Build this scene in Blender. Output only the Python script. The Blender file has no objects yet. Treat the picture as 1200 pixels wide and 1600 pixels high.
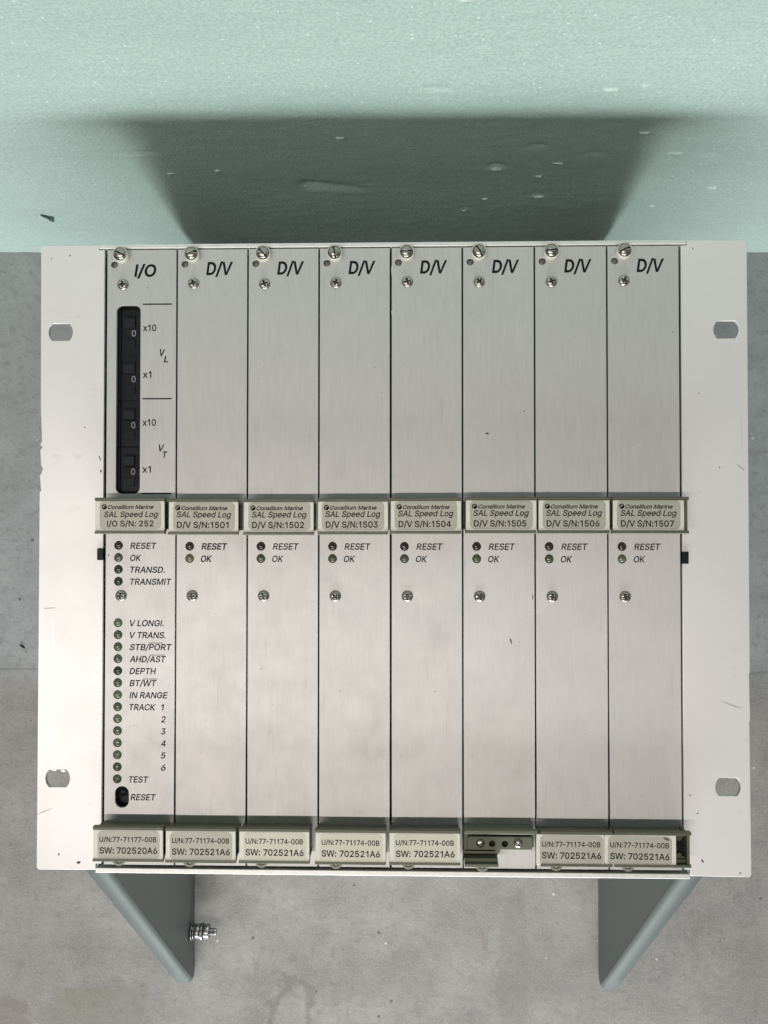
import bpy, bmesh, math, random
from mathutils import Matrix, Vector, noise
random.seed(7)
S = 0.001                                   # everything below is measured in millimetres
scene = bpy.context.scene
col = scene.collection

# ------------------------------------------------------------------ camera
cam_d = bpy.data.cameras.new('camera')
cam = bpy.data.objects.new('camera', cam_d); col.objects.link(cam)
cam_d.sensor_fit = 'VERTICAL'; cam_d.sensor_height = 36.0; cam_d.sensor_width = 27.0
cam_d.lens = 1294.0 / 1600.0 * 36.0
cam_d.clip_start = 0.02; cam_d.clip_end = 60.0
v = Vector((32.0, -22.0, -1294.0)).normalized()          # straight down, seen in camera space
cam.matrix_world = Matrix.Translation((0, 0, 0.882)) @ v.rotation_difference(Vector((0, 0, -1))).to_matrix().to_4x4()
scene.camera = cam

# ------------------------------------------------------------------ light
world = bpy.data.worlds.new('World'); scene.world = world; world.use_nodes = True
bg = world.node_tree.nodes['Background']
bg.inputs['Color'].default_value = (1.0, 0.98, 0.96, 1); bg.inputs['Strength'].default_value = 0.11

def area(name, loc, target, sx, sy, power, color):
    l = bpy.data.lights.new(name, 'AREA'); l.shape = 'RECTANGLE'; l.size = sx; l.size_y = sy
    l.energy = power; l.color = color
    o = bpy.data.objects.new(name, l); col.objects.link(o)
    o.location = loc
    d = (Vector(target) - Vector(loc)).normalized()
    z = -d; x = Vector((1, 0, 0)); x = (x - z * x.dot(z)).normalized(); y = z.cross(x)
    o.matrix_world = Matrix.Translation(loc) @ Matrix((x, y, z)).transposed().to_4x4()
    return o
tube = area('ceiling_tube_light', (-0.75, -0.46, 2.45), (-0.42, -0.34, 0.3), 2.2, 0.06, 7.0, (1.0, 0.93, 0.885))
tube.data.spread = math.radians(80)
door = area('doorway_light', (-0.05, -2.3, 0.63), (0, 0.3, -0.50), 2.2, 0.90, 24.5, (0.92, 1.0, 0.985))
door.data.spread = math.radians(75)

scene.view_settings.view_transform = 'Standard'; scene.view_settings.look = 'None'
scene.view_settings.exposure = 0.0; scene.view_settings.gamma = 1.0
scene.view_settings.use_curve_mapping = False

# ------------------------------------------------------------------ node helpers
class NT:
    def __init__(s, name):
        s.m = bpy.data.materials.new(name); s.m.use_nodes = True
        s.t = s.m.node_tree; s.b = s.t.nodes['Principled BSDF']
    def n(s, kind, **kw):
        nd = s.t.nodes.new(kind)
        for k, val in kw.items():
            if k.startswith('_'): setattr(nd, k[1:], val)
        return nd
    def put(s, sock, val):
        if hasattr(val, 'is_output') or hasattr(val, 'links'): s.t.links.new(val, sock)
        elif isinstance(val, (tuple, list)) and sock.type == 'RGBA' and len(val) == 3: sock.default_value = (*val, 1)
        else: sock.default_value = val
    def coord(s, scale=(1, 1, 1), loc=(0, 0, 0), rnd=False):
        tc = s.n('ShaderNodeTexCoord'); mp = s.n('ShaderNodeMapping')
        s.t.links.new(tc.outputs['Object'], mp.inputs['Vector'])
        mp.inputs['Scale'].default_value = scale; mp.inputs['Location'].default_value = loc
        if rnd:
            oi = s.n('ShaderNodeObjectInfo'); vm = s.n('ShaderNodeVectorMath', _operation='MULTIPLY')
            cb = s.n('ShaderNodeCombineXYZ')
            for k in range(3): s.t.links.new(oi.outputs['Random'], cb.inputs[k])
            s.t.links.new(cb.outputs[0], vm.inputs[0]); vm.inputs[1].default_value = (37, 53, 71)
            s.t.links.new(vm.outputs[0], mp.inputs['Location'])
        return mp.outputs[0]
    def noise(s, vec, scale, detail=3, rough=0.55, out='Fac'):
        nd = s.n('ShaderNodeTexNoise'); s.t.links.new(vec, nd.inputs['Vector'])
        nd.inputs['Scale'].default_value = scale; nd.inputs['Detail'].default_value = detail
        nd.inputs['Roughness'].default_value = rough
        return nd.outputs[out]
    def voro(s, vec, scale, feature='F1', out='Distance'):
        nd = s.n('ShaderNodeTexVoronoi', _feature=feature); s.t.links.new(vec, nd.inputs['Vector'])
        nd.inputs['Scale'].default_value = scale
        return nd.outputs[out]
    def ramp(s, fac, stops):
        nd = s.n('ShaderNodeValToRGB'); e = nd.color_ramp.elements
        while len(e) < len(stops): e.new(0.5)
        for i, (p, c) in enumerate(stops):
            e[i].position = p; e[i].color = (*c, 1) if isinstance(c, (tuple, list)) else (c, c, c, 1)
        s.t.links.new(fac, nd.inputs['Fac'])
        return nd.outputs['Color']
    def mix(s, fac, a, b, mode='MIX'):
        nd = s.n('ShaderNodeMix', _data_type='RGBA', _blend_type=mode)
        s.put(nd.inputs['Factor'], fac); s.put(nd.inputs[6], a); s.put(nd.inputs[7], b)
        return nd.outputs[2]
    def math(s, op, a, b=0.0, c=0.0):
        nd = s.n('ShaderNodeMath', _operation=op); s.put(nd.inputs[0], a); s.put(nd.inputs[1], b); s.put(nd.inputs[2], c)
        return nd.outputs[0]
    def bump(s, h, strength, dist, prev=None):
        nd = s.n('ShaderNodeBump'); s.t.links.new(h, nd.inputs['Height'])
        nd.inputs['Strength'].default_value = strength; nd.inputs['Distance'].default_value = dist
        if prev is not None: s.t.links.new(prev, nd.inputs['Normal'])
        return nd.outputs[0]
    def set(s, **kw):
        for k, val in kw.items(): s.put(s.b.inputs[k.replace('_', ' ')], val)
        return s.m

def worn_plastic(name, c, rough=0.45, var=0.12, grime=None, scale=60):
    t = NT(name); p = t.coord(rnd=True)
    n1 = t.noise(p, scale, 4); n2 = t.noise(p, scale * 9, 3)
    base = t.mix(n1, tuple(x * (1 - var) for x in c), tuple(min(1, x * (1 + var)) for x in c))
    if grime:
        g = t.ramp(t.noise(p, scale * 1.6, 6, 0.65), [(0.55, 0.0), (0.72, 0.55)])
        base = t.mix(g, base, grime)
    return t.set(Base_Color=base, Roughness=t.math('MULTIPLY_ADD', n1, 0.2, rough - 0.1), Normal=t.bump(n2, 0.15, 0.0004))

def brushed(name, c, rough, aniso, streak, warm=(0, 0, 0)):
    t = NT(name); p = t.coord((1, 0.03, 1), rnd=True); q = t.coord(rnd=True)
    fine = t.noise(p, 1500, 2, 0.6); mid = t.noise(t.coord((1, 0.10, 1), rnd=True), 480, 3, 0.6)
    blot = t.noise(q, 9, 4, 0.6); smud = t.noise(q, 38, 5, 0.65)
    f = t.math('MULTIPLY_ADD', fine, 0.55, t.math('MULTIPLY', mid, 0.45))
    base = t.mix(t.ramp(f, [(0.3, 0.0), (0.7, 1.0)]), tuple(x * (1 - streak) for x in c), tuple(min(1, x * (1 + streak)) for x in c))
    base = t.mix(t.ramp(blot, [(0.35, 0.0), (0.7, 0.14)]), base, (c[0] * 0.78, c[1] * 0.77, c[2] * 0.72))
    base = t.mix(t.ramp(smud, [(0.60, 0.0), (0.78, 0.25)]), base, (c[0] * 0.7, c[1] * 0.69, c[2] * 0.66))
    fp = t.noise(t.coord((1, 0.8, 1), rnd=True), 26, 6, 0.75)
    base = t.mix(t.ramp(fp, [(0.60, 0.0), (0.70, 0.16)]), base, (c[0] * 0.82, c[1] * 0.79, c[2] * 0.74))
    hair = t.noise(t.coord((1, 0.02, 1), rnd=True), 700, 1)
    base = t.mix(t.ramp(hair, [(0.74, 0.0), (0.78, 0.35)]), base, (c[0] * 0.6, c[1] * 0.6, c[2] * 0.6))
    r = t.math('MULTIPLY_ADD', smud, 0.14, t.math('MULTIPLY_ADD', fine, 0.08, rough - 0.11))
    cb = t.n('ShaderNodeCombineXYZ'); cb.inputs[0].default_value = 1.0
    m = t.set(Base_Color=base, Metallic=0.72, Roughness=r, Anisotropic=aniso, Normal=t.bump(f, 0.05, 0.0003))
    t.t.links.new(cb.outputs[0], t.b.inputs['Tangent'])
    return m

def plain(name, c, rough=0.4, metal=0.0, spec=0.5):
    t = NT(name); n = t.noise(t.coord(rnd=True), 240, 4)
    return t.set(Base_Color=t.mix(n, tuple(x * 0.85 for x in c), tuple(min(1, x * 1.15) for x in c)), Roughness=t.math('MULTIPLY_ADD', n, 0.16, rough - 0.08),
                 Metallic=metal, Specular_IOR_Level=spec)

M = {}
M['panel'] = brushed('brushed_aluminium', (0.68, 0.662, 0.645), 0.60, 0.4, 0.065)
def ear_mat():
    t = NT('anodised_aluminium'); q = t.coord(rnd=True)
    blot = t.noise(q, 11, 4, 0.6); smud = t.noise(q, 60, 6, 0.7); gr = t.noise(q, 900, 3)
    c = (0.87, 0.83, 0.815)
    base = t.mix(t.ramp(blot, [(0.4, 0.0), (0.75, 0.5)]), c, (0.74, 0.715, 0.70))
    base = t.mix(t.ramp(smud, [(0.62, 0.0), (0.80, 0.5)]), base, (0.52, 0.50, 0.48))
    sc = t.noise(t.coord((1, 0.03, 1), (3, 1, 0)), 260, 2)
    base = t.mix(t.ramp(sc, [(0.70, 0.0), (0.74, 0.18)]), base, (0.5, 0.5, 0.5))
    return t.set(Base_Color=base, Metallic=0.4, Roughness=t.math('MULTIPLY_ADD', blot, 0.2, 0.42), Normal=t.bump(gr, 0.08, 0.0003))
M['ear'] = ear_mat()
M['rail'] = plain('rail_aluminium', (0.80, 0.79, 0.76), 0.45, 0.4)
M['ink'] = plain('black_print', (0.010, 0.010, 0.011), 0.7, 0.0, 0.15)
M['grey_ink'] = plain('sticker_print', (0.014, 0.013, 0.012), 0.7, 0.0, 0.15)
M['chip'] = plain('dark_chip', (0.03, 0.028, 0.026), 0.7)
M['scratch'] = plain('bright_scratch', (0.93, 0.92, 0.9), 0.35, 0.6)
M['olive'] = worn_plastic('olive_plastic', (0.098, 0.098, 0.062), 0.42, 0.14, (0.17, 0.165, 0.12))
M['olive_inside'] = worn_plastic('unworn_olive_plastic', (0.125, 0.135, 0.088), 0.5, 0.14)
M['lug'] = worn_plastic('pale_olive_plastic', (0.24, 0.235, 0.18), 0.4, 0.1)
M['cover'] = worn_plastic('cream_plastic', (0.76, 0.73, 0.64), 0.35, 0.05, (0.55, 0.51, 0.40), 90)
def sticker_mat(name='sticker_foil', g=1.0):
    t = NT(name); q = t.coord(rnd=True)
    n1 = t.noise(q, 70, 4); n2 = t.noise(q, 1500, 2); n3 = t.noise(q, 160, 6, 0.7)
    base = t.mix(n1, (0.42 * g, 0.395 * g, 0.325 * g), (0.50 * g, 0.475 * g, 0.40 * g))
    base = t.mix(t.ramp(n2, [(0.38, 0.0), (0.68, 0.4)]), base, (0.36 * g, 0.345 * g, 0.29 * g))
    base = t.mix(t.ramp(n3, [(0.60, 0.0), (0.75, 0.4)]), base, (0.30, 0.28, 0.22))
    return t.set(Base_Color=base, Roughness=0.5, Metallic=0.12, Normal=t.bump(n2, 0.1, 0.0002))
M['sticker'] = sticker_mat(); M['sticker_pale'] = sticker_mat('pale_sticker_foil', 1.35)
M['steel'] = plain('nickel_steel', (0.42, 0.405, 0.37), 0.3, 1.0)
M['recess'] = plain('screw_recess', (0.10, 0.09, 0.08), 0.5, 0.8)
M['pin'] = plain('guide_pin_metal', (0.20, 0.19, 0.175), 0.5, 0.3)
M['collar'] = worn_plastic('clear_nylon', (0.62, 0.59, 0.50), 0.3, 0.06, (0.45, 0.42, 0.34), 150)
M['black'] = plain('black_plastic', (0.008, 0.010, 0.013), 0.5, 0.0, 0.25)
M['wheel'] = plain('wheel_plastic', (0.014, 0.015, 0.018), 0.55, 0.0, 0.25)
M['white'] = plain('white_print', (0.34, 0.36, 0.40), 0.5)
M['dark'] = plain('cavity_shade', (0.008, 0.007, 0.006), 0.8)  # near-black that paints the shade in gaps and recesses
M['chrome'] = plain('zinc_bolt', (0.30, 0.30, 0.295), 0.36, 1.0)
def led_mat(name, c):
    t = NT(name); n = t.noise(t.coord(rnd=True), 500, 2)
    return t.set(Base_Color=t.mix(n, tuple(x * 0.7 for x in c), tuple(x * 1.3 for x in c)), Roughness=0.16, Coat_Weight=0.5, Coat_Roughness=0.08)
M['led_green'] = led_mat('green_lens', (0.095, 0.115, 0.065))
M['led_pale'] = led_mat('pale_green_lens', (0.15, 0.185, 0.10))
M['led_grey'] = led_mat('grey_lens', (0.11, 0.115, 0.085))
M['led_dark'] = led_mat('dark_green_lens', (0.030, 0.040, 0.025))
M['led_red'] = led_mat('red_lens', (0.050, 0.034, 0.030))
def steel_paint():
    t = NT('grey_green_paint'); q = t.coord(rnd=True)
    n1 = t.noise(q, 14, 5, 0.6); n2 = t.noise(q, 700, 2); n3 = t.noise(q, 50, 6, 0.7)
    base = t.mix(n1, (0.080, 0.094, 0.092), (0.100, 0.115, 0.112))
    base = t.mix(t.ramp(n3, [(0.62, 0.0), (0.76, 0.5)]), base, (0.055, 0.062, 0.06))
    return t.set(Base_Color=base, Roughness=0.5, Normal=t.bump(n2, 0.12, 0.0004))
M['paint'] = steel_paint()

def foam_mat(name, c, torn=False):
    t = NT(name); q = t.coord()
    big = t.noise(t.coord((1, 1, 2.2)), 3.2, 4, 0.6); line = t.noise(t.coord((1, 1, 7)), 26, 4, 0.65)
    cell = t.voro(q, 620); grain = t.noise(q, 430, 3, 0.8); sp = t.voro(q, 210, out='Color')
    base = t.mix(t.ramp(big, [(0.3, 0.0), (0.7, 1.0)]), tuple(x * 0.90 for x in c), tuple(min(1, x * 1.06) for x in c))
    base = t.mix(t.ramp(line, [(0.50, 0.0), (0.72, 0.22)]), base, tuple(x * 0.84 for x in c))
    base = t.mix(t.ramp(grain, [(0.42, 0.0), (0.58, 0.62)]), base, tuple(x * 0.70 for x in c))
    sr = t.n('ShaderNodeSeparateColor'); t.t.links.new(sp, sr.inputs[0])
    near = t.math('LESS_THAN', t.voro(q, 210), 0.17)
    glint = t.math('MULTIPLY', t.math('GREATER_THAN', sr.outputs[0], 0.80), near)
    base = t.mix(t.math('MULTIPLY', glint, 0.6), base, (0.84, 0.90, 0.88))  # sparkle of the foam surface, painted in as white specks
    pit = t.math('MULTIPLY', t.math('LESS_THAN', sr.outputs[1], 0.10), near)
    base = t.mix(t.math('MULTIPLY', pit, 0.35), base, tuple(x * 0.5 for x in c))
    b1 = t.bump(grain, 0.6, 0.0014); b2 = t.bump(line, 0.25, 0.002, b1)
    return t.set(Base_Color=base, Roughness=0.48, Specular_IOR_Level=0.45, Normal=b2, Subsurface_Weight=0.0)
M['foam_mark'] = plain('dark_scuff', (0.06, 0.10, 0.09), 0.7)
M['foam'] = foam_mat('green_foam', (0.475, 0.60, 0.555))
M['foam_torn'] = foam_mat('torn_foam', (0.60, 0.71, 0.66))

def floor_mat():
    t = NT('concrete'); q = t.coord()
    n1 = t.noise(q, 2.6, 5, 0.6); n2 = t.noise(q, 16, 6, 0.65); n3 = t.noise(q, 110, 5, 0.7); n4 = t.noise(q, 520, 3, 0.6)
    sx = t.n('ShaderNodeSeparateXYZ'); t.t.links.new(q, sx.inputs[0])
    wob = t.math('MULTIPLY_ADD', t.noise(q, 22, 4), 0.012, -0.006)
    yy = t.math('ADD', sx.outputs[1], wob)
    n2 = t.ramp(n2, [(0.34, 0.0), (0.66, 1.0)])
    cool = t.mix(n2, (0.235, 0.248, 0.258), (0.335, 0.345, 0.352))
    brown = t.mix(n2, (0.185, 0.167, 0.160), (0.290, 0.270, 0.258))  # browner concrete, its colour also lowered for the weaker light here
    base = t.mix(t.ramp(t.math('MULTIPLY_ADD', yy, 6.0, 1.45), [(0.35, 1.0), (0.62, 0.0)]), cool, brown)
    base = t.mix(t.ramp(n1, [(0.35, 0.0), (0.72, 0.55)]), base, (0.235, 0.222, 0.212))
    st = t.ramp(t.noise(t.coord((1, 1, 1), (4.3, 2.2, 0)), 5.5, 5, 0.6), [(0.58, 0.0), (0.63, 0.55)])
    base = t.mix(t.math('MULTIPLY', st, t.ramp(t.math('MULTIPLY_ADD', sx.outputs[1], 5, 2.6), [(0.2, 1.0), (0.7, 0.0)])), base, (0.205, 0.185, 0.150))
    base = t.mix(t.ramp(n3, [(0.50, 0.0), (0.68, 0.62)]), base, (0.165, 0.156, 0.152))
    base = t.mix(t.ramp(n4, [(0.48, 0.0), (0.70, 0.36)]), base, (0.42, 0.41, 0.40))
    vc = t.voro(q, 75, out='Color'); vd = t.voro(q, 75); sc = t.n('ShaderNodeSeparateColor'); t.t.links.new(vc, sc.inputs[0])
    pit = t.math('MULTIPLY', t.math('GREATER_THAN', sc.outputs[0], 0.93), t.math('LESS_THAN', vd, 0.13))
    base = t.mix(t.math('MULTIPLY', pit, 0.75), base, (0.07, 0.066, 0.062))
    wsp = t.math('MULTIPLY', t.math('GREATER_THAN', sc.outputs[1], 0.95), t.math('LESS_THAN', vd, 0.10))
    base = t.mix(t.math('MULTIPLY', wsp, 0.7), base, (0.6, 0.59, 0.57))
    v2 = t.coord((1, 0.7, 1), (7, 3, 0)); clus = t.ramp(t.noise(v2, 9, 3), [(0.50, 0.0), (0.60, 1.0)])
    spots = t.math('MULTIPLY', t.ramp(t.noise(v2, 190, 4, 0.7), [(0.60, 0.0), (0.66, 1.0)]), clus)
    base = t.mix(t.math('MULTIPLY', spots, 0.55), base, (0.085, 0.078, 0.075))
    rust = t.ramp(t.noise(t.coord((2.2, 0.8, 1), (1, 9, 0)), 14, 5, 0.65), [(0.60, 0.0), (0.70, 0.38)])
    base = t.mix(t.math('MULTIPLY', rust, t.ramp(t.math('MULTIPLY_ADD', sx.outputs[1], 5, 2.2), [(0.1, 1.0), (0.6, 0.0)])), base, (0.17, 0.125, 0.10))
    def stain(cx, cy, rx, ry, soft=0.25):
        dx = t.math('MULTIPLY_ADD', sx.outputs[0], 1 / rx, -cx / rx); dy = t.math('MULTIPLY_ADD', sx.outputs[1], 1 / ry, -cy / ry)
        d = t.math('SQRT', t.math('ADD', t.math('MULTIPLY', dx, dx), t.math('MULTIPLY', dy, dy)))
        d = t.math('ADD', d, t.math('MULTIPLY_ADD', t.noise(q, 28, 5, 0.65), 1.6, -0.8))
        return t.ramp(d, [(1.0 - soft, 1.0), (1.0, 0.0)])
    base = t.mix(t.math('MULTIPLY', stain(-0.325, -0.525, 0.065, 0.055), 0.42), base, (0.150, 0.130, 0.092))
    base = t.mix(t.math('MULTIPLY', stain(-0.425, -0.53, 0.03, 0.03), 0.5), base, (0.140, 0.112, 0.098))
    base = t.mix(t.math('MULTIPLY', stain(0.115, -0.47, 0.018, 0.10), 0.25), base, (0.150, 0.115, 0.098))
    ring = t.math('SUBTRACT', stain(-0.118, -0.545, 0.028, 0.085, 0.12), stain(-0.118, -0.555, 0.022, 0.075, 0.12))
    base = t.mix(t.math('MULTIPLY', ring, 0.5), base, (0.12, 0.108, 0.10))
    # the pour joint across the slab
    jn = t.math('ABSOLUTE', t.math('ADD', yy, 0.1535))
    gate = t.ramp(t.noise(t.coord((1, 0.1, 1)), 30, 3), [(0.40, 0.0), (0.55, 1.0)])
    j = t.math('MULTIPLY', t.math('LESS_THAN', jn, 0.0011), gate)
    base = t.mix(t.math('MULTIPLY', j, 0.35), base, (0.10, 0.098, 0.095))
    h = t.math('MULTIPLY_ADD', n3, 0.6, t.math('MULTIPLY', n4, 0.4))
    h = t.math('SUBTRACT', h, t.math('MULTIPLY', pit, 0.5)); h = t.math('SUBTRACT', h, t.math('MULTIPLY', j, 0.6))
    return t.set(Base_Color=base, Roughness=t.math('MULTIPLY_ADD', n3, 0.25, 0.48), Normal=t.bump(h, 0.32, 0.0014), Specular_IOR_Level=0.4)
M['floor'] = floor_mat()

# ------------------------------------------------------------------ mesh helpers (millimetres in, metres out)
class MB:
    def __init__(s): s.bm = bmesh.new(); s.mats = []
    def mi(s, mat):
        if mat not in s.mats: s.mats.append(mat)
        return s.mats.index(mat)
    def add(s, me, mat, mx=None, free=True):
        if mx is not None: me.transform(mx)
        k = len(s.bm.faces); s.bm.from_mesh(me); s.bm.faces.ensure_lookup_table(); i = s.mi(mat)
        for f in s.bm.faces[k:]: f.material_index = i
        if free: bpy.data.meshes.remove(me)
    def faces(s, verts, faces, mat, smooth=False):
        i = s.mi(mat); vs = [s.bm.verts.new(p) for p in verts]
        for f in faces:
            try:
                fc = s.bm.faces.new([vs[k] for k in f]); fc.material_index = i; fc.smooth = smooth
            except ValueError: pass
    def box(s, x0, x1, y0, y1, z0, z1, mat, bev=0.0):
        bm = bmesh.new(); bmesh.ops.create_cube(bm, size=1.0)
        bmesh.ops.scale(bm, vec=(x1 - x0, y1 - y0, z1 - z0), verts=bm.verts)
        bmesh.ops.translate(bm, vec=((x0 + x1) / 2, (y0 + y1) / 2, (z0 + z1) / 2), verts=bm.verts)
        if bev: bmesh.ops.bevel(bm, geom=list(bm.edges), offset=bev, segments=2, profile=0.5, affect='EDGES')
        me = bpy.data.meshes.new('t'); bm.to_mesh(me); bm.free(); s.add(me, mat)
    def prism_u(s, prof, x0, x1, mat, slant=0.0):
        """profile of (y,z) points swept along x"""
        n = len(prof); vs = [(x0, y, z) for y, z in prof] + [(x1, y, z) for y, z in prof]
        fs = [tuple(range(n))[::-1], tuple(range(n, 2 * n))] + [(i, (i + 1) % n, n + (i + 1) % n, n + i) for i in range(n)]
        s.faces(vs, fs, mat)
    def lathe(s, prof, cx, cy, mat, seg=28, smooth=True):
        """profile of (r,z) from outside in; closes at the axis when r == 0"""
        vs, fs = [], []
        for r, z in prof:
            for k in range(seg):
                a = 2 * math.pi * k / seg; vs.append((cx + r * math.cos(a), cy + r * math.sin(a), z))
        for i in range(len(prof) - 1):
            for k in range(seg):
                a, b = i * seg + k, i * seg + (k + 1) % seg
                fs.append((a, b, b + seg, a + seg))
        s.faces(vs, fs, mat, smooth)
    def build(s, name, parent=None, loc=(0, 0, 0), rz=0.0, sharp=None):
        bmesh.ops.remove_doubles(s.bm, verts=s.bm.verts, dist=1e-5)
        bmesh.ops.dissolve_degenerate(s.bm, edges=s.bm.edges, dist=1e-6)
        bmesh.ops.recalc_face_normals(s.bm, faces=s.bm.faces)
        bmesh.ops.scale(s.bm, vec=(S, S, S), verts=s.bm.verts)
        me = bpy.data.meshes.new(name); s.bm.to_mesh(me); s.bm.free()
        for m in s.mats: me.materials.append(M[m])
        return link(name, me, parent, loc, rz)

def link(name, me, parent=None, loc=(0, 0, 0), rz=0.0):
    o = bpy.data.objects.new(name, me); col.objects.link(o)
    o.location = (loc[0] * S, loc[1] * S, loc[2] * S); o.rotation_euler = (0, 0, rz)
    if parent: o.parent = parent
    return o

def to_mesh(cu):
    o = bpy.data.objects.new('tmp', cu); col.objects.link(o)
    dg = bpy.context.evaluated_depsgraph_get(); dg.update()
    me = bpy.data.meshes.new_from_object(o.evaluated_get(dg))
    bpy.data.objects.remove(o); bpy.data.curves.remove(cu)
    return me

def plate(loops, thick, bev=0.25):
    """flat plate with holes, top face at z = 0"""
    cu = bpy.data.curves.new('t', 'CURVE'); cu.dimensions = '2D'; cu.fill_mode = 'BOTH'
    for lp in loops:
        sp = cu.splines.new('POLY'); sp.points.add(len(lp) - 1); sp.use_cyclic_u = True
        for p, q in zip(sp.points, lp): p.co = (q[0], q[1], 0, 1)
    cu.extrude = thick / 2 - bev; cu.bevel_depth = bev; cu.bevel_resolution = 1; cu.offset = -bev
    me = to_mesh(cu); me.transform(Matrix.Translation((0, 0, -thick / 2)))
    return me

def circ(cx, cy, r, n=24): return [(cx + r * math.cos(2 * math.pi * k / n), cy + r * math.sin(2 * math.pi * k / n)) for k in range(n)]
def rrect(x0, x1, y0, y1, r, n=6):
    p = []
    for cx, cy, a0 in ((x1 - r, y1 - r, 0), (x0 + r, y1 - r, 90), (x0 + r, y0 + r, 180), (x1 - r, y0 + r, 270)):
        for k in range(n + 1):
            a = math.radians(a0 + 90 * k / n); p.append((cx + r * math.cos(a), cy + r * math.sin(a)))
    return p

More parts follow.
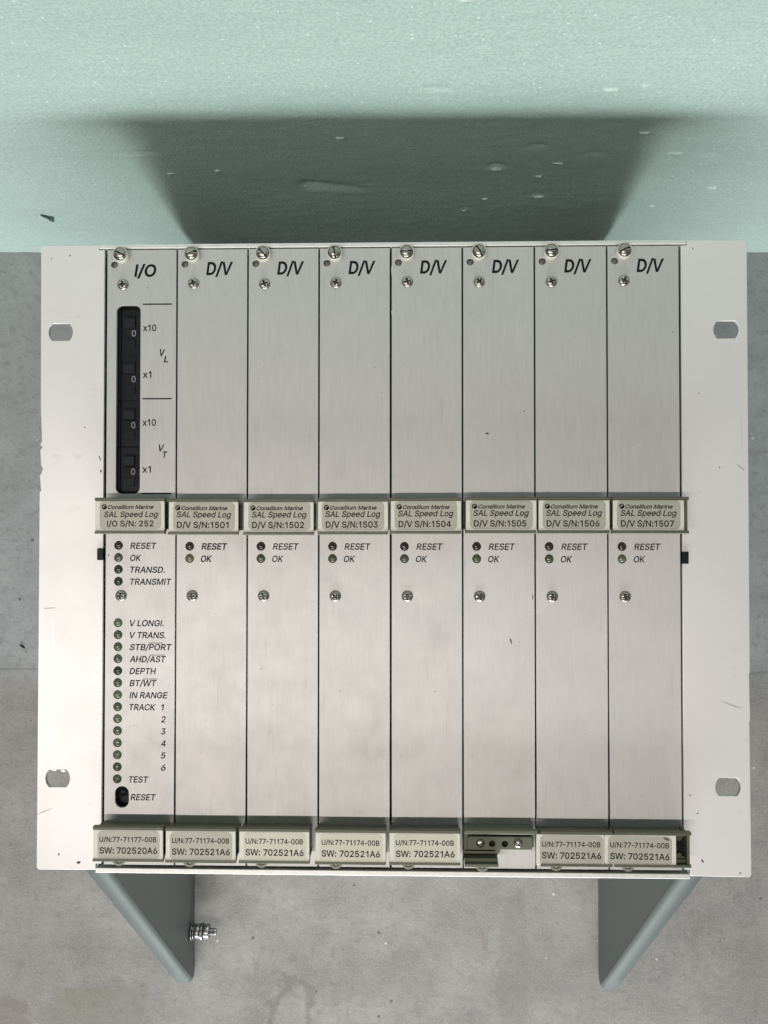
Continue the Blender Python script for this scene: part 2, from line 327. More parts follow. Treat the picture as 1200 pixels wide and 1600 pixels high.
# letter outlines (a plain grotesque), cap height 509
GLYPHS = {
' ':(188,[]),
'-':(330,[[(277,244),(277,188),(54,188),(54,244)]]),
'.':(188,[[(95,-4),(83,-3),(73,1),(63,9),(55,18),(51,29),(50,41),(51,53),(55,64),(63,73),(73,81),(83,85),(95,87),(107,85),(118,81),(128,73),(135,64),(140,53),(141,41),(140,29),(135,18),(128,9),(118,1),(107,-3)]]),
'/':(249,[[(235,533),(71,-76),(14,-76),(178,533)]]),
'0':(453,[[(227,-7),(191,-3),(158,7),(130,24),(105,48),(85,77),(69,113),(61,138),(55,164),(51,192),(49,222),(48,254),(49,286),(51,316),(55,344),(61,370),(69,395),(85,431),(106,461),(130,484),(159,502),(191,512),(227,516),(262,512),(295,502),(323,484),(348,461),(368,431),(384,395),(392,370),(398,344),(402,316),(404,286),(405,254),(404,222),(402,192),(398,164),(392,138),(384,113),(368,77),(348,48),(323,24),(295,7),(263,-3)],[(227,50),(250,52),(271,60),(290,74),(306,92),(320,116),(330,144),(338,176),(342,213),(344,254),(342,295),(338,332),(330,365),(320,393),(306,416),(290,435),(271,449),(250,457),(227,460),(203,457),(182,449),(163,435),(147,416),(134,393),(123,365),(115,332),(111,295),(109,254),(111,213),(115,176),(123,144),(134,116),(147,92),(163,74),(182,60),(203,52)]]),
'1':(400,[[(276,509),(276,0),(212,0),(212,425),(92,340),(92,410),(222,509)]]),
'2':(453,[[(64,0),(64,47),(234,229),(252,248),(268,266),(282,282),(294,298),(303,312),(311,327),(316,341),(319,356),(320,371),(319,389),(315,405),(308,419),(298,431),(287,441),(273,449),(258,455),(241,458),(224,460),(205,458),(188,454),(172,447),(159,438),(148,427),(139,413),(132,398),(128,381),(127,362),(66,362),(68,391),(75,418),(86,442),(102,464),(121,482),(143,496),(168,507),(196,513),(225,516),(254,513),(281,507),(306,497),(328,482),(346,465),(361,445),(372,423),(379,398),(381,372),(380,354),(377,336),(371,318),(363,299),(351,280),(336,259),(317,235),(294,209),(267,180),(153,60),(153,57),(389,57),(389,0)]]),
'3':(453,[[(218,-7),(188,-5),(159,1),(133,10),(108,22),(88,38),(70,57),(57,79),(48,104),(44,132),(109,132),(112,115),(118,100),(126,87),(137,76),(150,66),(165,59),(182,54),(200,51),(219,50),(239,51),(258,55),(275,61),(291,69),(304,80),(315,93),(323,108),(328,125),(329,145),(328,163),(323,180),(316,196),(306,211),(292,223),(275,234),(254,241),(229,246),(201,248),(157,248),(157,299),(288,448),(288,452),(70,452),(70,509),(372,509),(372,461),(211,278),(211,289),(247,290),(279,286),(308,276),(333,262),(354,244),(371,222),(383,198),(391,173),(393,145),(390,116),(383,90),(370,66),(354,45),(333,27),(309,12),(281,2),(251,-5)]]),
'4':(453,[[(282,0),(282,121),(40,121),(40,172),(285,509),(343,509),(343,172),(413,172),(413,121),(343,121),(343,0)],[(282,172),(282,415),(100,172)]]),
'5':(453,[[(221,-7),(192,-5),(165,1),(140,11),(118,25),(99,41),(83,60),(71,82),(63,105),(60,130),(122,130),(125,115),(130,102),(138,89),(148,78),(160,68),(173,60),(188,54),(204,51),(221,50),(241,51),(259,56),(276,64),(291,75),(304,89),(314,104),(322,122),(326,141),(328,162),(326,183),(321,203),(314,221),(303,237),(290,251),(275,262),(257,270),(238,275),(218,277),(201,276),(184,273),(167,268),(152,262),(139,255),(128,246),(67,253),(96,509),(366,509),(366,452),(151,452),(134,301),(136,301),(148,311),(162,318),(178,325),(194,330),(212,333),(229,334),(252,332),(274,328),(294,321),(313,311),(330,299),(345,285),(358,269),(370,251),(379,231),(386,210),(390,187),(391,163),(388,132),(381,102),(369,76),(352,52),(332,32),(309,15),(282,3),(253,-4)]]),
'6':(453,[[(226,-7),(196,-4),(168,3),(142,15),(119,31),(100,51),(84,74),(73,101),(66,130),(64,162),(65,187),(71,212),(80,239),(93,268),(112,302),(137,340),(252,509),(322,509),(151,261),(145,261),(151,270),(157,279),(165,288),(174,295),(184,302),(196,307),(208,311),(221,313),(235,314),(265,312),(291,305),(316,295),(337,280),(355,262),(370,240),(380,215),(387,187),(389,157),(387,127),(379,98),(368,73),(352,50),(333,30),(310,14),(284,3),(257,-4)],[(226,48),(245,50),(263,55),(279,63),(293,73),(304,86),(314,101),(322,119),(326,137),(327,157),(326,178),(322,196),(314,213),(304,228),(293,241),(279,251),(263,259),(245,264),(226,265),(207,264),(190,259),(174,252),(160,241),(148,229),(138,214),(131,197),(126,179),(125,158),(126,138),(131,119),(138,102),(148,86),(160,73),(174,63),(190,55),(207,50)]]),
'7':(430,[[(52,509),(400,509),(400,455),(190,0),(120,0),(328,450),(52,450)]]),
':':(188,[[(95,-4),(83,-3),(73,1),(63,9),(55,18),(51,29),(50,41),(51,53),(55,64),(63,73),(73,81),(83,85),(95,87),(107,85),(118,81),(128,73),(135,64),(140,53),(141,41),(140,29),(135,18),(128,9),(118,1),(107,-3)],[(95,271),(83,272),(73,277),(63,284),(55,294),(51,304),(50,316),(51,328),(55,339),(63,349),(73,356),(83,360),(95,362),(107,360),(118,356),(128,349),(135,339),(140,328),(141,316),(140,304),(135,294),(128,284),(118,277),(107,272)]]),
'A':(480,[[(16,0),(201,509),(276,509),(463,0),(392,0),(339,150),(137,150),(85,0)],[(158,208),(318,208),(238,440)]]),
'B':(456,[[(60,0),(60,509),(241,509),(274,507),(304,501),(329,491),(350,477),(367,461),(381,442),(390,421),(396,398),(398,374),(397,353),(393,336),(387,320),(378,307),(368,295),(356,286),(343,278),(329,272),(315,267),(315,262),(331,260),(347,254),(363,245),(378,234),(391,220),(402,203),(411,184),(416,161),(418,136),(416,111),(410,88),(400,67),(386,48),(368,31),(344,18),(317,8),(284,2),(247,0)],[(125,57),(245,57),(281,60),(309,67),(330,80),(344,96),(353,115),(355,137),(354,153),(350,169),(342,184),(333,197),(320,209),(306,218),(289,225),(269,229),(248,231),(125,231)],[(125,285),(238,285),(256,287),(273,290),(288,296),(302,304),(314,314),(323,326),(330,340),(335,355),(336,372),(333,393),(326,412),(313,429),(294,442),(270,449),(240,452),(125,452)]]),
'C':(510,[[(267,-7),(242,-6),(217,-2),(194,5),(171,13),(150,25),(131,39),(113,55),(97,73),(82,93),(70,115),(59,140),(51,166),(45,193),(41,223),(40,254),(41,285),(45,315),(51,343),(59,369),(70,393),(82,415),(97,436),(113,454),(131,470),(150,484),(171,495),(194,504),(217,510),(242,514),(267,516),(293,514),(317,511),(340,504),(362,496),(383,485),(402,471),(419,456),(435,438),(448,418),(459,397),(467,373),(473,348),(408,348),(404,365),(397,380),(389,395),(380,407),(369,418),(357,428),(344,437),(330,444),(315,449),(300,453),(284,455),(267,456),(237,453),(209,445),(184,432),(161,414),(141,391),(125,364),(113,332),(106,295),(103,254),(106,213),(113,177),(125,145),(141,117),(161,94),(184,76),(210,63),(237,56),(267,53),(284,54),(300,56),(315,60),(330,65),(344,72),(357,81),(369,90),(380,102),(389,114),(397,128),(404,144),(408,160),(473,160),(467,135),(459,112),(448,91),(435,71),(420,53),(402,38),(383,24),(363,13),(341,5),(317,-2),(293,-6)]]),
'D':(502,[[(60,0),(60,509),(225,509),(270,504),(314,490),(354,466),(389,434),(418,396),(439,352),(453,304),(457,254),(453,205),(439,157),(418,113),(389,75),(354,43),(314,19),(270,5),(225,0)],[(125,58),(225,58),(257,62),(288,73),(317,91),(342,116),(362,145),(377,179),(387,216),(390,254),(387,293),(377,330),(362,364),(342,393),(317,418),(288,436),(257,447),(225,451),(125,451)]]),
'E':(419,[[(60,0),(60,509),(372,509),(372,452),(125,452),(125,286),(355,286),(355,229),(125,229),(125,57),(375,57),(375,0)]]),
'G':(520,[[(269,-7),(242,-6),(217,-2),(193,5),(171,14),(149,25),(130,39),(112,55),(96,73),(82,93),(69,116),(59,140),(51,166),(45,194),(41,223),(40,254),(41,285),(45,315),(51,343),(59,369),(69,393),(82,415),(96,436),(112,454),(129,470),(149,484),(170,495),(192,504),(215,510),(239,514),(265,516),(291,514),(316,510),(340,504),(363,494),(384,483),(403,469),(421,453),(436,436),(449,416),(460,395),(468,373),(474,349),(408,349),(402,365),(395,379),(387,393),(378,406),(368,417),(356,427),(344,436),(330,443),(315,448),(300,453),(283,455),(265,456),(236,453),(209,445),(183,432),(160,414),(141,392),(125,364),(113,332),(106,295),(103,254),(106,213),(113,177),(125,145),(141,117),(161,95),(184,76),(210,63),(238,56),(269,53),(296,55),(322,61),(345,71),(365,85),(382,102),(396,123),(407,147),(413,173),(415,202),(434,199),(283,199),(283,256),(478,256),(478,200),(475,160),(466,124),(451,91),(431,62),(406,38),(377,19),(344,5),(308,-4)]]),
'H':(517,[[(60,0),(60,509),(125,509),(125,289),(392,289),(392,509),(457,509),(457,0),(392,0),(392,232),(125,232),(125,0)]]),
'I':(185,[[(62,0),(62,509),(123,509),(123,0)]]),
'K':(467,[[(60,0),(60,509),(125,509),(125,260),(362,509),(448,509),(228,280),(449,0),(370,0),(182,235),(125,176),(125,0)]]),
'L':(393,[[(60,0),(60,509),(125,509),(125,57),(361,57),(361,0)]]),
'M':(628,[[(60,0),(60,509),(152,509),(314,90),(476,509),(568,509),(568,0),(506,0),(506,420),(342,0),(286,0),(122,420),(122,0)]]),
'N':(523,[[(60,0),(60,509),(130,509),(401,105),(401,509),(463,509),(463,0),(393,0),(122,405),(122,0)]]),
'O':(533,[[(267,-7),(241,-6),(217,-2),(194,5),(171,13),(150,25),(131,39),(113,55),(97,73),(82,93),(70,115),(59,140),(51,166),(45,193),(41,223),(40,254),(41,285),(45,315),(51,343),(59,369),(70,393),(82,415),(97,436),(113,454),(131,470),(150,484),(171,495),(194,504),(217,510),(241,514),(267,516),(293,514),(317,510),(340,504),(363,495),(384,484),(403,470),(421,454),(437,436),(451,415),(464,393),(474,369),(482,343),(488,315),(492,285),(493,254),(492,223),(488,193),(482,166),(474,140),(464,115),(451,93),(437,73),(421,55),(403,39),(384,25),(363,13),(340,5),(317,-2),(293,-6)],[(267,53),(296,55),(324,63),(349,76),(372,94),(392,116),(408,144),(420,176),(428,213),(430,254),(428,295),(420,332),(408,365),(392,392),(372,415),(349,433),(324,446),(296,453),(267,456),(237,453),(210,445),(184,433),(161,415),(142,392),(125,364),(113,332),(106,295),(103,254),(106,213),(113,176),(125,144),(142,117),(161,94),(184,76),(210,63),(237,55)]]),
'P':(450,[[(60,0),(60,509),(255,509),(296,504),(334,488),(366,463),(391,430),(407,393),(412,352),(407,311),(391,274),(366,241),(334,216),(296,200),(255,195),(125,195),(125,0)],[(125,253),(255,253),(281,256),(304,266),(325,282),(341,302),(351,326),(354,352),(351,378),(341,402),(325,422),(304,438),(281,448),(255,451),(125,451)]]),
'R':(470,[[(60,0),(60,509),(262,509),(297,505),(329,493),(358,474),(382,449),(399,419),(408,386),(410,352),(403,318),(388,287),(367,260),(339,239),(308,224),(432,0),(358,0),(242,217),(125,217),(125,0)],[(125,273),(262,273),(285,276),(307,285),(326,299),(340,318),(349,340),(352,363),(349,386),(340,408),(326,427),(307,441),(285,450),(262,453),(125,453)]]),
'S':(447,[[(224,-9),(188,-7),(156,-1),(128,9),(102,23),(81,40),(64,60),(51,83),(42,109),(38,137),(104,137),(108,118),(114,102),(123,88),(136,76),(150,66),(166,59),(185,53),(204,50),(224,49),(246,50),(267,54),(286,60),(303,69),(317,79),(329,92),(338,106),(344,122),(346,139),(344,154),(340,168),(332,179),(322,189),(310,197),(296,205),(280,211),(263,217),(245,222),(184,239),(145,253),(112,269),(86,289),(67,313),(56,341),(52,372),(54,400),(62,425),(75,448),(92,468),(113,484),(138,498),(165,508),(195,514),(227,516),(259,514),(289,508),(316,498),(340,484),(360,468),(377,449),(390,427),(398,403),(401,378),(337,378),(332,402),(320,421),(302,437),(280,449),(254,456),(225,459),(204,457),(185,454),(167,448),(152,440),(139,430),(129,418),(121,405),(117,391),(115,376),(117,359),(122,345),(131,334),(142,324),(155,315),(169,308),(212,293),(264,279),(312,264),(328,256),(344,248),(359,238),(372,226),(384,213),(395,198),(402,180),(407,161),(408,139),(406,112),(399,87),(386,64),(370,43),(349,25),(323,11),(294,0),(261,-7)]]),
'T':(449,[[(32,452),(32,509),(417,509),(417,452),(257,452),(257,0),(193,0),(193,452)]]),
'U':(517,[[(259,-8),(220,-6),(186,2),(154,15),(126,33),(103,55),(85,80),(71,108),(63,140),(60,173),(60,509),(124,509),(124,178),(126,155),(132,133),(141,113),(153,95),(169,80),(187,68),(208,59),(232,53),(259,52),(285,53),(309,59),(331,68),(349,80),(364,95),(377,113),(385,133),(391,155),(393,178),(393,509),(457,509),(457,173),(454,140),(446,108),(433,80),(414,55),(391,33),(363,15),(332,2),(297,-6)]]),
'V':(480,[[(200,0),(14,509),(84,509),(241,70),(398,509),(465,509),(278,0)]]),
'W':(686,[[(150,0),(14,509),(82,509),(189,95),(304,509),(382,509),(497,95),(604,509),(670,509),(534,0),(459,0),(343,415),(226,0)]]),
'a':(389,[[(160,-9),(137,-7),(115,-3),(94,5),(76,15),(60,29),(48,45),(38,63),(32,84),(30,108),(32,128),(36,146),(43,161),(53,174),(64,184),(78,193),(92,200),(108,206),(125,211),(178,220),(234,227),(247,229),(257,231),(265,235),(271,240),(274,246),(276,255),(276,257),(275,272),(272,285),(267,297),(260,307),(251,315),(240,322),(227,327),(212,330),(196,331),(178,330),(163,327),(149,322),(137,316),(127,309),(118,301),(110,292),(104,283),(100,274),(41,291),(51,313),(64,331),(79,346),(95,358),(114,368),(133,375),(153,380),(173,383),(194,384),(208,384),(223,382),(239,379),(255,375),(271,369),(286,360),(300,350),(312,336),(322,320),(330,301),(335,278),(337,251),(337,0),(277,0),(277,52),(272,52),(267,43),(260,34),(252,25),(242,16),(229,8),(215,1),(199,-4),(181,-7)],[(170,45),(192,47),(211,51),(228,59),(242,68),(254,80),(263,93),(270,108),(274,122),(276,138),(276,190),(259,182),(231,176),(200,171),(175,168),(161,166),(147,163),(134,159),(122,153),(112,147),(103,139),(97,130),(93,118),(92,105),(93,93),(96,82),(102,72),(109,64),(119,57),(130,52),(142,48),(156,46)]]),
'd':(424,[[(195,-8),(165,-6),(137,3),(111,16),(89,34),(70,57),(55,84),(43,116),(36,151),(34,189),(36,227),(43,261),(55,293),(70,320),(89,342),(112,361),(137,374),(165,382),(196,384),(218,383),(237,379),(253,373),(267,364),(278,355),(287,346),(306,319),(311,319),(311,509),(372,509),(372,0),(313,0),(313,59),(307,59),(287,31),(277,21),(266,12),(252,4),(236,-3),(217,-7)],[(205,47),(226,49),(246,55),(263,65),(278,78),(290,95),(299,115),(306,138),(310,162),(312,189),(310,216),(306,241),(300,263),(290,282),(278,299),(263,312),(246,322),(227,328),(205,330),(182,328),(162,322),(145,311),(130,298),(118,281),(108,261),(102,239),(98,215),(96,189),(98,163),(102,139),(109,117),(118,97),(130,80),(145,66),(162,55),(182,49)]]),
'e':(412,[[(344,68),(309,30),(266,4),(217,-8),(168,-4),(122,15),(82,48),(52,91),(33,142),(28,197),(37,251),(58,301),(91,342),(133,371),(180,386),(230,386),(277,371),(319,342),(352,301),(373,251),(382,197),(382,165),(92,165),(93,160),(100,131),(113,104),(131,82),(152,64),(175,53),(200,48),(225,50),(250,59),(272,74),(290,95)],[(317,219),(309,249),(296,276),(277,299),(255,316),(231,326),(205,330),(179,326),(155,316),(133,299),(114,276),(101,249),(93,219)]]),
'g':(425,[[(207,-151),(180,-149),(156,-146),(134,-140),(114,-132),(97,-122),(82,-110),(70,-97),(59,-84),(51,-69),(101,-41),(122,-66),(131,-74),(142,-82),(154,-88),(169,-93),(187,-96),(207,-97),(236,-95),(261,-87),(282,-75),(298,-58),(308,-34),(311,-6),(311,68),(306,68),(287,41),(277,32),(266,23),(252,16),(236,10),(217,6),(195,5),(165,7),(138,14),(113,27),(90,43),(71,65),(55,90),(43,120),(36,154),(34,191),(36,229),(43,263),(55,293),(71,320),(90,342),(112,361),(138,374),(166,382),(196,384),(218,383),(237,379),(253,373),(267,365),(279,356),(288,346),(308,319),(313,319),(313,379),(372,379),(372,-9),(370,-40),(363,-67),(350,-90),(334,-109),(314,-124),(291,-136),(265,-144),(237,-149)],[(205,59),(227,61),(246,66),(264,75),(278,87),(290,103),(300,121),(307,142),(311,166),(312,193),(311,219),(307,242),(300,264),(291,283),(279,299),(264,312),(247,322),(227,328),(205,330),(182,328),(163,322),(145,312),(130,298),(118,282),(109,262),(102,241),(98,218),(96,193),(98,167),(102,144),(109,123),(118,104),(131,88),(145,76),(163,66),(183,61)]]),
'i':(167,[[(53,0),(53,379),(114,379),(114,0)],[(84,443),(73,444),(63,448),(54,455),(47,463),(43,472),(41,483),(43,494),(47,504),(54,512),(63,518),(73,522),(84,524),(95,522),(105,518),(114,512),(121,504),(125,494),(126,483),(125,472),(121,463),(114,455),(105,448),(95,444)]]),
'l':(176,[[(57,0),(57,520),(117,520),(117,0)]]),
'm':(610,[[(53,0),(53,379),(112,379),(112,295),(108,295),(114,314),(122,331),(132,346),(144,358),(158,368),(172,376),(187,382),(203,385),(219,386),(245,383),(268,375),(287,361),(303,342),(314,320),(321,295),(312,295),(318,312),(326,329),(337,343),(350,356),(364,366),(381,375),(398,381),(417,385),(437,386),(458,385),(478,380),(497,372),(514,361),(529,346),(541,328),(550,307),(555,283),(557,255),(557,0),(496,0),(496,254),(493,279),(485,298),(473,313),(456,323),(438,329),(419,330),(402,329),(387,326),(374,320),(363,312),(353,302),(345,290),(340,277),(336,263),(335,247),(335,0),(274,0),(274,260),(272,280),(265,297),(253,311),(238,322),(220,328),(199,330),(185,329),(171,326),(158,320),(145,312),(135,302),(126,289),(119,274),(115,257),(114,238),(114,0)]]),
'n':(410,[[(114,227),(114,0),(53,0),(53,379),(112,379),(112,287),(102,287),(116,319),(132,344),(152,362),(175,374),(200,382),(227,384),(252,383),(275,377),(295,369),(313,356),(328,340),(341,321),(350,298),(355,271),(357,240),(357,0),(296,0),(296,235),(293,263),(286,286),(273,304),(256,318),(235,326),(210,329),(192,328),(176,324),(161,317),(147,308),(136,297),(126,283),(119,266),(115,248)]]),
'o':(415,[[(207,-8),(174,-5),(144,3),(117,16),(93,35),(72,58),(56,85),(44,116),(37,150),(34,187),(37,225),(44,260),(56,291),(72,318),(93,341),(117,360),(144,374),(174,382),(207,384),(241,382),(271,374),(299,360),(323,341),(343,318),(359,291),(371,260),(379,225),(381,187),(379,150),(371,116),(359,85),(343,58),(323,35),(299,16),(271,3),(241,-5)],[(207,46),(231,49),(252,55),(270,66),(285,80),(298,97),(307,117),(314,139),(318,163),(319,187),(318,212),(314,236),(307,258),(298,278),(285,296),(270,310),(252,321),(231,328),(207,330),(184,328),(163,321),(145,310),(130,296),(118,278),(108,258),(102,236),(98,212),(96,187),(98,163),(102,139),(108,117),(118,97),(130,80),(145,66),(163,55),(184,49)]]),
'p':(424,[[(53,-143),(53,379),(112,379),(112,319),(118,319),(137,346),(147,355),(158,364),(171,373),(188,379),(207,383),(229,384),(259,382),(287,374),(313,361),(335,342),(354,320),(370,293),(381,261),(388,227),(390,189),(388,151),(381,116),(370,84),(355,57),(336,34),(313,16),(288,3),(260,-6),(229,-8),(208,-7),(189,-3),(173,4),(159,12),(147,21),(138,31),(118,59),(114,59),(114,-143)],[(220,47),(242,49),(262,55),(279,66),(294,80),(306,97),(316,117),(323,139),(327,163),(328,189),(327,215),(323,239),(316,261),(307,281),(295,298),(280,311),(262,322),(243,328),(220,330),(198,328),(178,322),(161,312),(147,299),(134,282),(125,263),(118,241),(114,216),(113,189),(114,162),(118,138),(125,115),(135,95),(147,78),(162,65),(179,55),(198,49)]]),
'r':(259,[[(53,0),(53,379),(112,379),(112,321),(115,321),(124,339),(137,354),(152,367),(171,377),(191,383),(213,385),(229,384),(243,384),(243,322),(230,324),(207,326),(190,324),(174,321),(159,315),(146,306),(135,296),(126,284),(119,269),(115,254),(114,237),(114,0)]]),
's':(365,[[(182,-8),(157,-7),(133,-3),(112,3),(93,12),(76,24),(62,38),(50,54),(41,73),(36,94),(94,107),(101,87),(111,72),(124,60),(141,52),(160,47),(181,45),(206,47),(227,53),(244,62),(258,74),(265,88),(268,103),(266,115),(262,126),(254,136),(243,144),(229,150),(212,155),(149,170),(118,180),(92,192),(72,208),(58,227),(50,249),(47,274),(49,295),(55,314),(65,332),(79,347),(95,360),(115,370),(137,378),(161,383),(187,384),(212,383),(234,379),(254,372),(271,363),(286,352),(299,339),(309,324),(318,308),(324,290),(268,277),(262,291),(254,304),(243,316),(228,325),(210,331),(187,333),(166,331),(147,326),(131,317),(119,305),(111,292),(109,277),(110,264),(115,253),(124,243),(136,235),(152,229),(172,223),(229,209),(261,200),(287,187),(306,171),(320,153),(328,131),(331,107),(329,85),(323,65),(312,47),(298,31),(281,18),(260,6),(236,-2),(210,-7)]]),
'u':(410,[[(182,-5),(158,-3),(135,2),(115,11),(97,23),(82,39),(69,59),(60,82),(54,109),(53,139),(53,379),(114,379),(114,144),(116,117),(124,94),(137,75),(154,61),(175,53),(200,50),(218,51),(234,55),(249,62),(263,71),(274,83),(283,97),(290,113),(295,132),(296,153),(296,379),(357,379),(357,0),(298,0),(298,92),(307,92),(294,60),(277,35),(257,17),(234,5),(209,-3)]]),
'x':(370,[[(10,0),(148,194),(20,382),(92,382),(186,236),(280,382),(350,382),(222,194),(360,0),(288,0),(184,152),(82,0)]]),
}
def fatten(lp, d):
    lp = [p for i, p in enumerate(lp) if (Vector(p) - Vector(lp[i - 1])).length > 9]
    out, n = [], len(lp)
    for i in range(n):
        p, q, w = Vector(lp[i - 1]), Vector(lp[i]), Vector(lp[(i + 1) % n])
        a, b = q - p, w - q
        if a.length < 1e-6 or b.length < 1e-6: out.append((q.x, q.y)); continue
        a.normalize(); b.normalize(); na, nb = Vector((-a.y, a.x)), Vector((-b.y, b.x)); m = na + nb
        if m.length < 0.2: m = na
        m.normalize(); k = d / max(m.dot(na), 0.55); out.append((q.x + m.x * k, q.y + m.y * k))
    return out
def text(s, left, base, width, cap, shear=0.0, bold=10):
    k = cap / 509.0; loops = []; pen = 0.0
    for ch in s:
        adv, lps = GLYPHS[ch]
        loops += [[(pen + x + shear * y, y) for x, y in fatten(lp, bold)] for lp in lps]; pen += adv
    xs = [x for lp in loops for x, y in lp]; x0, x1 = min(xs), max(xs); kx = width / (x1 - x0) if width else k
    cu = bpy.data.curves.new('t', 'CURVE'); cu.dimensions = '2D'; cu.fill_mode = 'BOTH'
    for lp in loops:
        sp = cu.splines.new('POLY'); sp.points.add(len(lp) - 1); sp.use_cyclic_u = True
        for p, (x, y) in zip(sp.points, lp): p.co = (left + (x - x0) * kx, base + y * k, 0, 1)
    return to_mesh(cu)
def up(z): return Matrix.Translation((0, 0, z))

def blob(n, r0, r1, seed, wob=0.3):
    rr = random.Random(seed); a0 = rr.random() * 6.28
    return [(r0 * (1 + wob * (rr.random() - .5) * 2) * math.cos(a0 + 2 * math.pi * k / n), r1 * (1 + wob * (rr.random() - .5) * 2) * math.sin(a0 + 2 * math.pi * k / n)) for k in range(n)]

# ------------------------------------------------------------------ the setting: concrete floor
mb = MB(); mb.faces([(-2600, -3200, 0), (2600, -3200, 0), (2600, 1500, 0), (-2600, 1500, 0)], [(0, 1, 2, 3)], 'floor')
floor = mb.build('floor'); floor['kind'] = 'structure'

# ------------------------------------------------------------------ green foam board standing behind the rack
def foam_board():
    W0, W1, HT, TH = -1000, 1000, 900, 60
    dents = [(75, 212, 5, 4, 4), (-210, 238, 16, 2.5, 1.5), (102, 247, 7, 3, 3), (150, 236, 8, 2.5, 1.5), (-340, 100, 4, 3, 4), (-346, 104, 4, 3, 3),
             (-327, 62, 9, 2, 1.5), (20, 332, 12, 3, 2), (240, 232, 10, 2.5, 2), (118, 156, 7, 3, 1.5), (55, 124, 5, 2.5, 1.5)]
    xs = [-1000] + [-620 + 4 * i for i in range(311)] + [1000]
    zs = [0] + [3 + 3 * i for i in range(166)] + [900]
    m = MB(); vs = []; fs = []; nx = len(xs)
    for z in zs:
        for x in xs:
            d = 0.0
            for cx, cz, rx, rz_, dep in dents:
                e = ((x - cx) / rx) ** 2 + ((z - cz) / rz_) ** 2
                if e < 9: d += dep * math.exp(-e * 1.2)
            u = (x + 92) / 62.0
            if 0 < u < 1: d += 4.5 * (1 - u) ** 0.8 * min(u * 7, 1) * max(0.0, 1 - abs(z - 176 + 9 * u) / (13.0 * (1 - 0.55 * u)))
            w = noise.noise(Vector((x * 0.008, z * 0.02, 3.1))) * 0.8 + noise.noise(Vector((x * 0.05, z * 0.11, 8.0))) * 0.35
            vs.append((x, -(w) + d, z))
    for j in range(len(zs) - 1):
        for i in range(nx - 1):
            a = j * nx + i; fs.append((a, a + 1, a + 1 + nx, a + nx))
    m.faces(vs, fs, 'foam', True)
    # back, top and ends of the slab, and the bottom edge resting on the floor
    b = [(W0, 3, 0), (W1, 3, 0), (W1, TH, 0), (W0, TH, 0), (W0, 3, HT), (W1, 3, HT), (W1, TH, HT), (W0, TH, HT)]
    m.faces(b, [(0, 1, 2, 3), (4, 5, 6, 7), (1, 2, 6, 5), (3, 2, 6, 7), (0, 3, 7, 4)], 'foam')
    # little torn flakes standing off the face
    fl = [(75, 206, 7, 3), (124, 218, 8, 2.5), (112, 192, 7, 3), (72, 145, 4, 3), (55, 118, 6, 2), (118, 150, 9, 2.5), (210, 235, 9, 3), (178, 268, 8, 2.5),
          (136, 330, 11, 3.5), (160, 335, 5, 2), (35, 425, 9, 3), (-48, 262, 8, 2), (-155, 205, 7, 2), (-195, 200, 6, 1.5), (265, 168, 7, 3), 
          (-410, 60, 5, 4), (225, 128, 5, 2), (-270, 395, 6, 2), (300, 380, 7, 2.5)]
    for k, (x, z, a, c) in enumerate(fl):
        p = blob(11, a * 0.75, c * 0.75, 40 + k, 0.5); n = len(p)
        v_ = [(x + q[0], 0.9, z + q[1] * .8) for q in p] + [(x + q[0] * 0.55 + 0.4, -1.0 - 0.5 * random.random(), z + q[1] * 0.4 + 0.3) for q in p]
        m.faces(v_, [tuple(range(n, 2 * n))] + [(i, (i + 1) % n, n + (i + 1) % n, n + i) for i in range(n)], 'foam_torn', True)
    for k, (x, z, pts) in enumerate(((-341, 101, [(-4.4, 8), (-2.4, 9), (1.5, 1), (4.6, 0), (1.8, -8), (-0.4, -6), (-1.6, 1)]),)):
        m.faces([(x + a, -1.6, z + c) for a, c in pts] + [(x + a, 2.0, z + c) for a, c in pts], [tuple(range(len(pts)))] + [(i, (i + 1) % len(pts), len(pts) + (i + 1) % len(pts), len(pts) + i) for i in range(len(pts))], 'foam_mark')
    o = m.build('foam_board', None, (0, 293, 0), math.radians(-0.46))
    o['label'] = 'pale green foam board standing upright on the floor behind the electronics rack'
    o['category'] = 'foam board'
    return o
foam_board()

# ------------------------------------------------------------------ the rack
H = 319.0
rack = bpy.data.objects.new('electronics_rack', None); col.objects.link(rack); rack.location = (-9.7 * S, -20.3 * S, 0)
rack.empty_display_size = 0.05
rack['label'] = 'silver rack of eight plug-in electronics modules lying face up on the concrete floor'
rack['category'] = 'electronics rack'

